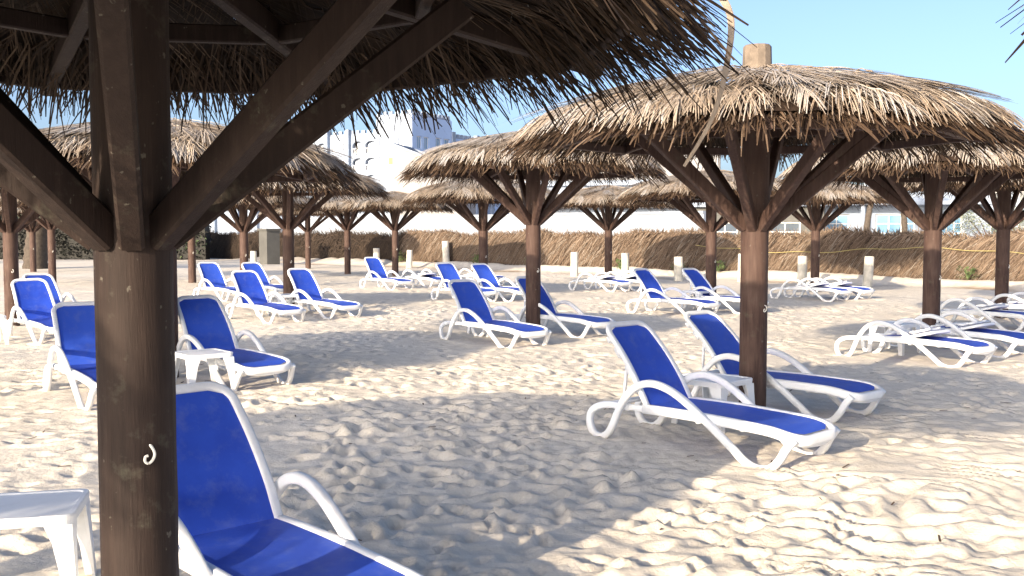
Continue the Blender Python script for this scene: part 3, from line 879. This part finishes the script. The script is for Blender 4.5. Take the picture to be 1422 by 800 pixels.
# hotel
hot = empty('hotel', (-17.7, 180, 0)); hot.scale = (1.5, 1.5, 1.5)
tag(hot, 'white three storey hotel with arched balconies and battlemented roofline, far behind the fence', 'building')
uL = Vector((-.866,.5,0)); nL = Vector((-.5,-.866,0)); uR = Vector((.5,.866,0)); nR = Vector((.866,-.5,0))
zz = Vector((0,0,1))
W_ = MB(); WS = MB(); TW = 5.3; TR = 8.5
tall = [(4.05,4.85,11.35,12.35), (4.05,4.85,9.2,10.2), (1.2,2.0,11.35,12.35), (4.05,4.85,7.0,8.0)]
facade(W_, (0,0,0), uL, TW, 14.9, tall, .25, nL)
oW = uL*TW; Wb = 42.0; bl = []
for b in range(5):
    q0 = .3+b*7.7
    for z0 in (10.65, 8.6, 6.5):
        bl += [(q0,q0+1.65,z0,z0+1.5,'a'),(q0+2.0,q0+3.65,z0,z0+1.5,'a'),(q0+4.6,q0+5.1,z0+.35,z0+1.25,'w'),(q0+6.0,q0+6.9,z0+.35,z0+1.25,'w')]
facade(W_, oW-nL*.3, uL, Wb, 12.9, bl, .25, nL)
W_.add([oW-nL*.80, oW+uL*Wb-nL*.80, oW+uL*Wb-nL*.80+zz*12.8, oW-nL*.80+zz*12.8], [(0,1,2,3)])
for z_ in (6.4, 8.5, 10.55): W_.add([oW-nL*.4+zz*z_, oW+uL*Wb-nL*.4+zz*z_, oW+uL*Wb-nL*.80+zz*z_, oW-nL*.80+zz*z_], [(0,1,2,3)])
W_.add([oW-nL*.3+zz*12.9, oW+uL*Wb-nL*.3+zz*12.9, oW+uL*Wb-nL*14+zz*12.9, oW-nL*14+zz*12.9], [(0,1,2,3)])
right_open = [(.9,2.0,11.0,12.5),(2.4,3.5,11.0,12.5),(4.9,6.2,10.6,12.6),(6.7,8.0,10.6,12.6),(9.6,10.8,10.8,12.1),(12.6,13.8,10.8,12.1),(15.2,16.4,10.8,12.1),(.9,2.0,8.8,10.2),(4.9,6.2,8.5,10.2),(9.6,10.8,8.7,10.0),(12.6,13.8,8.7,10.0)]
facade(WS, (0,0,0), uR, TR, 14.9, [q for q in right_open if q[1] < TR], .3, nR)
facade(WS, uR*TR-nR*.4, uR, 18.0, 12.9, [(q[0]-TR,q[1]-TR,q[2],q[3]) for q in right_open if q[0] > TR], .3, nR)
W_.add([zz*14.9, uL*TW+zz*14.9, uL*TW+uR*TR+zz*14.9, uR*TR+zz*14.9], [(0,1,2,3)])
W_.add([uL*TW, uL*TW+uR*TR, uL*TW+uR*TR+zz*14.9, uL*TW+zz*14.9], [(0,1,2,3)])
W_.add([uR*TR, uL*TW+uR*TR, uL*TW+uR*TR+zz*14.9, uR*TR+zz*14.9], [(0,1,2,3)])
W_.add([uR*TR-nR*.4+zz*12.9, uR*26.5-nR*.4+zz*12.9, uR*26.5-nR*12+zz*12.9, uR*TR-nR*12+zz*12.9], [(0,1,2,3)])
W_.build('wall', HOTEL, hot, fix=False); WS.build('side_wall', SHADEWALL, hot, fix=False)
for q in tall: window(hot, (0,0,0), uL, nL, q, .25, 2, 1, PALEPANE)
for q in bl:
    if q[4] == 'a':
        arch_panel(hot, oW-nL*.3, uL, nL, q, .5, HOTEL)
        rl = MB(); c = oW-nL*.33+uL*((q[0]+q[1])/2)
        rl.box(c+zz*(q[2]+.62), (q[1]-q[0], .06, .06), math.atan2(uL.y,uL.x))
        for k in range(7): rl.box(c+uL*((k/6-.5)*(q[1]-q[0]-.1))+zz*(q[2]+.30), (.04,.04,.58), math.atan2(uL.y,uL.x))
        rl.build('railing', WHITEFRAME, hot)
        window(hot, oW-nL*.46, uL, nL, (q[0]+.95,q[1]-.2,q[2]+.02,q[3]-.4), .35, 2, 1, PALEPANE)
    else: window(hot, oW-nL*.3, uL, nL, q, .25, 1, 1, PALEPANE)
for q in right_open:
    if q[1] < TR: window(hot, (0,0,0), uR, nR, q, .3, 3, 1, BLUEPANE)
    else: window(hot, uR*TR-nR*.4, uR, nR, (q[0]-TR,q[1]-TR,q[2],q[3]), .3, 2, 1, BLUEPANE)
for b in range(5):
    for a_ in (TW+4.4+b*7.7, TW+7.75+b*7.7):
        p = MB(); p.box(uL*a_-nL*.1+zz*6.8, (.5,.6,13.6), math.atan2(uL.y,uL.x)); p.build('pilaster', HOTEL_TRIM, hot)
for a_ in (TR+.3, 14.5, 18.2):
    p = MB(); p.box(uR*a_-nR*.1+zz*6.8, (.6,.6,13.6), math.atan2(uR.y,uR.x)); p.build('pilaster', HOTEL_TRIM, hot)
ra, rb = math.atan2(uL.y,uL.x), math.atan2(uR.y,uR.x)
def parapet(o, u, start, n, zb, rz):
    m = MB(); L = n*.9
    m.box(o+u*(start+L/2-.45)+zz*(zb+.10), (L-.1,.26,.20), rz)
    for k in range(n): m.box(o+u*(start+k*.9)+zz*(zb+.38), (.5,.24,.40), rz)
    m.build('parapet', HOTEL, hot)
parapet(-nL*.2, uL, .5, 6, 14.9, ra); parapet(-nR*.2, uR, .7, 9, 14.9, rb)
parapet(oW-nL*.5, uL, .5, 46, 12.9, ra); parapet(-nR*.6, uR, TR+.5, 19, 12.9, rb)
tp = MB(); tp.box(uL*3.0+nL*.05+zz*9.55, (.85,.08,.75), ra); tp.build('panel', TERRACOTTA, hot)

# cream stair block in front of the hotel
an = empty('annex', (-16.95, 159, 0)); an.scale = (1.5, 1.5, 1.5)
tag(an, 'cream stair block with a sloping top in front of the hotel', 'building')
a_ = MB()
fp = [Vector((-1.2,0,0)), Vector((5.8,-1.0,0)), Vector((7.3,5,0)), Vector((.3,6,0))]
hs = (10.1, 7.4, 7.4, 10.1)
a_.prism([p for p in fp], [p+zz*h for p, h in zip(fp, hs)])
a_.build('wall', CREAM, an)
d_ = MB()
for i in range(4):
    p, q = fp[i], fp[(i+1) % 4]; d_.beam(p+zz*(hs[i]+.12), q+zz*(hs[(i+1) % 4]+.12), .35, .22, .01)
d_.build('coping', HOTEL, an)
w_ = MB(); w_.box(fp[0]*.35+fp[1]*.65+Vector((0,-.05,4.2)), (1.3,.2,2.0), R(-8)); w_.build('door', PANE, an)

# low white block behind the wall, centre right
def block(name, loc, deg, W, H, D, rows, mat, label, pane=PANE, nx=2, nz=2, ledge=True):
    b = empty(name, loc, R(deg)); tag(b, label, 'building')
    m = MB(); o = Vector((-W/2, 0, 0)); u = Vector((1,0,0)); n = Vector((0,-1,0))
    facade(m, o, u, W, H, rows, .3, n)
    m.add([(-W/2,0,0),(-W/2,D,0),(-W/2,D,H),(-W/2,0,H)], [(0,1,2,3)]); m.add([(W/2,0,0),(W/2,D,0),(W/2,D,H),(W/2,0,H)], [(0,1,2,3)])
    m.add([(-W/2,0,H),(W/2,0,H),(W/2,D,H),(-W/2,D,H)], [(0,1,2,3)]); m.add([(-W/2,D,0),(W/2,D,0),(W/2,D,H),(-W/2,D,H)], [(0,1,2,3)])
    m.build('wall', mat, b, fix=False)
    for q in rows: window(b, o, u, n, q, .3, nx, nz, pane)
    if ledge:
        l = MB(); l.box((0,-.10,H+.12), (W+.3,.6,.26)); l.build('coping', HOTEL, b)
    return b
b1 = block('low_building', (10.6, 78, 0), -12, 17, 5.2, 9, [(1+i*2.0, 2.5+i*2.0, 2.0, 3.1) for i in range(8)], HOTEL, 'long low white building with a band of dark windows behind the fence, centre right')
s_ = MB(); s_.box((0,-.5,3.55), (17.2,1.1,.22)); s_.build('ledge', CREAM, b1)
s_ = MB(); s_.box((2.2,3.5,6.2), (4.2,4,3.4)); s_.build('roof_room', CREAM, b1)
b2 = block('upper_building', (9.5, 96, 0), -12, 20, 10.2, 9, [(1.2+i*3.1, 3.2+i*3.1, 7.2, 8.9) for i in range(6)], CREAM, 'taller cream building rising behind the long low white one')
s_ = MB(); s_.box((0,-.6,6.3), (20.2,1.3,.25)); s_.build('ledge', HOTEL, b2)
b3 = block('bungalow', (23.0, 66, 0), -18, 15, 4.4, 8, [(4.2,6.6,.9,2.75),(8.2,10.6,.9,2.75),(12,13.4,.9,2.75)], HOTEL, 'white bungalow with blue paned windows at the right behind the fence', BLUEPANE, 3, 3)
for x_ in (3.5, 7.4, 11.3):
    c_ = MB(); c_.lathe([(.17,0),(.15,3.3)], (x_-7.5,-1.3,0), 10); c_.build('column', HOTEL, b3)
s_ = MB(); s_.box((0,-.85,3.42), (15.2,1.7,.22)); s_.build('porch_roof', HOTEL, b3)
b4 = block('side_building', (14.6, 60, 0), -18, 7.5, 3.1, 6, [(1,2.6,1.0,2.2),(4.4,6.2,1.0,2.2)], GREYWALL, 'low grey shed just left of the white bungalow')
b5 = block('far_block', (48, 105, 0), -25, 22, 8.5, 10, [(1.5+i*3.4, 3.3+i*3.4, 4.8, 6.6) for i in range(6)]+[(1.5+i*3.4, 3.3+i*3.4, 1.2, 3.0) for i in range(6)], HOTEL, 'pale two storey block far off at the right edge behind the trees')
# whitewashed boundary wall
bw = MB(); A = fence_pt(-34, 7, 0); B = fence_pt(-1.5, 7, 0)
bw.beam(A+zz*1.2, B+zz*1.2, .3, 2.4, .01); o = bw.build('boundary_wall', BOUNDARY, None)
tag(o, 'whitewashed boundary wall running behind the frond fence', 'wall')
cp = MB(); cp.beam(A+zz*2.46, B+zz*2.46, .42, .12, .01); cp.build('coping', BOUNDARY, o)
# added hedge, coloured dark to stand in for shade at the left end
def shade_hedge(a, b, h, n, seed, label):
    g = random.Random(seed); a = Vector(a); b = Vector(b); m = MB(); d = (b-a); L = d.length; u = d.normalized(); v = Vector((-u.y, u.x, 0))
    m.beam(a+Vector((0,0,h*.45)), b+Vector((0,0,h*.45)), .7, h*.88, .02, 0)
    for i in range(n):
        t = g.uniform(0, L); z = h*g.random()**.8*(1+.10*math.sin(t*.9)+.06*math.sin(t*2.7)); s_ = g.choice((-1,1))*(.38+g.gauss(0,.09))
        p = a+u*t+v*s_+Vector((0,0,z)); e = Vector((g.gauss(0,1), g.gauss(0,1), g.gauss(0,.8))).normalized(); o = e.orthogonal().normalized(); l = g.uniform(.14,.34)
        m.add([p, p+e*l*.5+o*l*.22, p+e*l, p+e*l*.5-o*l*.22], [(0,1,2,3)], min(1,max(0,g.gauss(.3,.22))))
    tag(m.build('shade_hedge', DARKLEAF, None, fix=False), label, 'hedge')
shade_hedge((-46,60,0), (-17.5,58,0), 2.7, 14000, 3, 'added tall hedge coloured dark for the shade at the far left behind the umbrellas')

# ------------------------------------------------------------------ trees
def palm(x, y, h, lean, r, seed, label, crown=True):
    g = random.Random(seed); o = empty('palm_tree', (x, y, 0)); tag(o, label, 'palm tree')
    t = MB(); n = 10; rows = 18; vs = []; fs = []
    for i in range(rows+1):
        f = i/rows; rr = r*(1.25-.45*f)*(1+(.06 if i % 2 else -.04)); cx = lean*f*f
        for k in range(n):
            a = 2*math.pi*k/n; vs.append((cx+rr*math.cos(a), rr*math.sin(a), h*f-.1))
    for i in range(rows):
        for k in range(n): fs.append((i*n+k, i*n+(k+1) % n, (i+1)*n+(k+1) % n, (i+1)*n+k))
    t.add(vs, fs); t.build('trunk', TRUNK, o, True)
    c = MB(); top = Vector((lean, 0, h-.15))
    for i in range(22):
        ph = g.uniform(0,6.28); el = g.uniform(-.2,1.1); d = Vector((math.cos(ph)*math.cos(el), math.sin(ph)*math.cos(el), math.sin(el))); p = top.copy(); L = g.uniform(1.7,2.4); m = 14
        for k in range(m):
            q = p+d*(L/m); s = d.cross(Vector((0,0,1))).normalized()
            for sg in (-1,1):
                e = (d*.6+s*sg*.9+Vector((0,0,-.35))).normalized(); ll = .5*math.sin(math.pi*(k+1)/(m+1))+.12
                w = d*.035
                c.add([p-w, p+w, p+e*ll*.6+w*.8, p+e*ll, p+e*ll*.6-w*.8], [(0,1,2,3,4)], g.uniform(.1,.9))
            p = q; d = (d+Vector((0,0,-.13))).normalized()
    c.build('crown', PALELEAF, o, fix=False)
def bush(x, y, w, h, seed, label, mat=PALELEAF, name='shrub'):
    g = random.Random(seed); o = empty(name, (x, y, 0)); tag(o, label, 'shrub')
    t = MB()
    tips = []
    for i in range(7):
        a = g.uniform(0,6.28); e = Vector((math.cos(a)*w*.3, math.sin(a)*w*.3, h*g.uniform(.5,.85))); tips.append(e)
        t.sweep(catmull([(0,0,-.05), e*.5+Vector((0,0,.1*h)), e], 4), .09, .09, (0,1,0), seg=6, wf=lambda q: 1-.7*q)
    t.build('trunk', TRUNK, o)
    c = MB()
    for i in range(46):
        e = g.choice(tips); ctr = Vector((e.x+g.gauss(0,w*.16), e.y+g.gauss(0,w*.16), max(h*.15, e.z+g.gauss(0,h*.16)))); tn = g.uniform(.1,.9)
        for k in range(46):
            p = ctr+Vector((g.gauss(0,.17*w/2), g.gauss(0,.17*w/2), g.gauss(0,.10*h)))
            d = Vector((g.gauss(0,1),g.gauss(0,1),g.gauss(0,.7))).normalized(); s = d.orthogonal().normalized(); L = g.uniform(.08,.18)
            c.add([p, p+d*L*.5+s*L*.25, p+d*L, p+d*L*.5-s*L*.25], [(0,1,2,3)], min(1,max(0,tn+g.uniform(-.2,.2))))
    c.build('crown', mat, o, fix=False)
palm(-20.8, 44, 3.4, .5, .42, 2, 'thick leaning palm trunk in the shade at the far left')
palm(19.2, 55.0, 5.2, .8, .16, 4, 'slender palm in front of the white bungalow at right')
palm(22.6, 58.0, 5.6, -.5, .16, 5, 'slender palm at the right end of the white bungalow')
bush(29.5, 62, 5.0, 3.2, 6, 'grey-green shrub behind the fence near the right edge')
bush(34.0, 66, 4.5, 2.6, 7, 'smaller grey-green shrub at the right edge behind the fence')
bush(-18.2, 52, 3.0, 2.6, 9, 'green shrub behind the hedge just right of the foreground post', LEAF)
bush(-30, 49, 4.5, 3.0, 10, 'dark green shrub in front of the added tall dark hedge at the far left', LEAF)

# ------------------------------------------------------------------ light, sky, camera
ELEV, AZ = 15.5, 35.0                      # sun height; light travels AZ degrees right of +Y
w = bpy.data.worlds.new('World'); scene.world = w; w.use_nodes = True
nt = w.node_tree; bg = nt.nodes['Background']
sky = nt.nodes.new('ShaderNodeTexSky'); sky.sky_type = 'NISHITA'; sky.sun_disc = False
sky.sun_elevation = R(ELEV); sky.sun_rotation = R(AZ+180)
sky.air_density = .6; sky.dust_density = 3.5; sky.ozone_density = 1.7; sky.altitude = 0
nt.links.new(sky.outputs[0], bg.inputs['Color']); bg.inputs['Strength'].default_value = .345
sd = bpy.data.lights.new('sun', 'SUN'); sd.energy = 8.8; sd.angle = R(.5); sd.color = (1, .82, .60)
so = bpy.data.objects.new('sun', sd); COL.objects.link(so)
trav = Vector((math.sin(R(AZ))*math.cos(R(ELEV)), math.cos(R(AZ))*math.cos(R(ELEV)), -math.sin(R(ELEV))))
so.rotation_euler = trav.to_track_quat('-Z', 'Y').to_euler(); so.location = (-8, -12, 9)

cd = bpy.data.cameras.new('camera'); cd.sensor_width = 36; cd.lens = 36*1400/1422
cd.clip_start = .05; cd.clip_end = 6000
cam = bpy.data.objects.new('camera', cd); COL.objects.link(cam)
cam.location = (0, 0, 1.6); cam.rotation_euler = (R(90-math.degrees(math.atan(78/1400))), 0, 0)
scene.camera = cam
scene.view_settings.view_transform = 'Standard'; scene.view_settings.look = 'None'
scene.view_settings.exposure = 0; scene.view_settings.gamma = 1
scene.render.resolution_x = 1024; scene.render.resolution_y = 576
scene.cycles.max_bounces = 6; scene.cycles.diffuse_bounces = 4
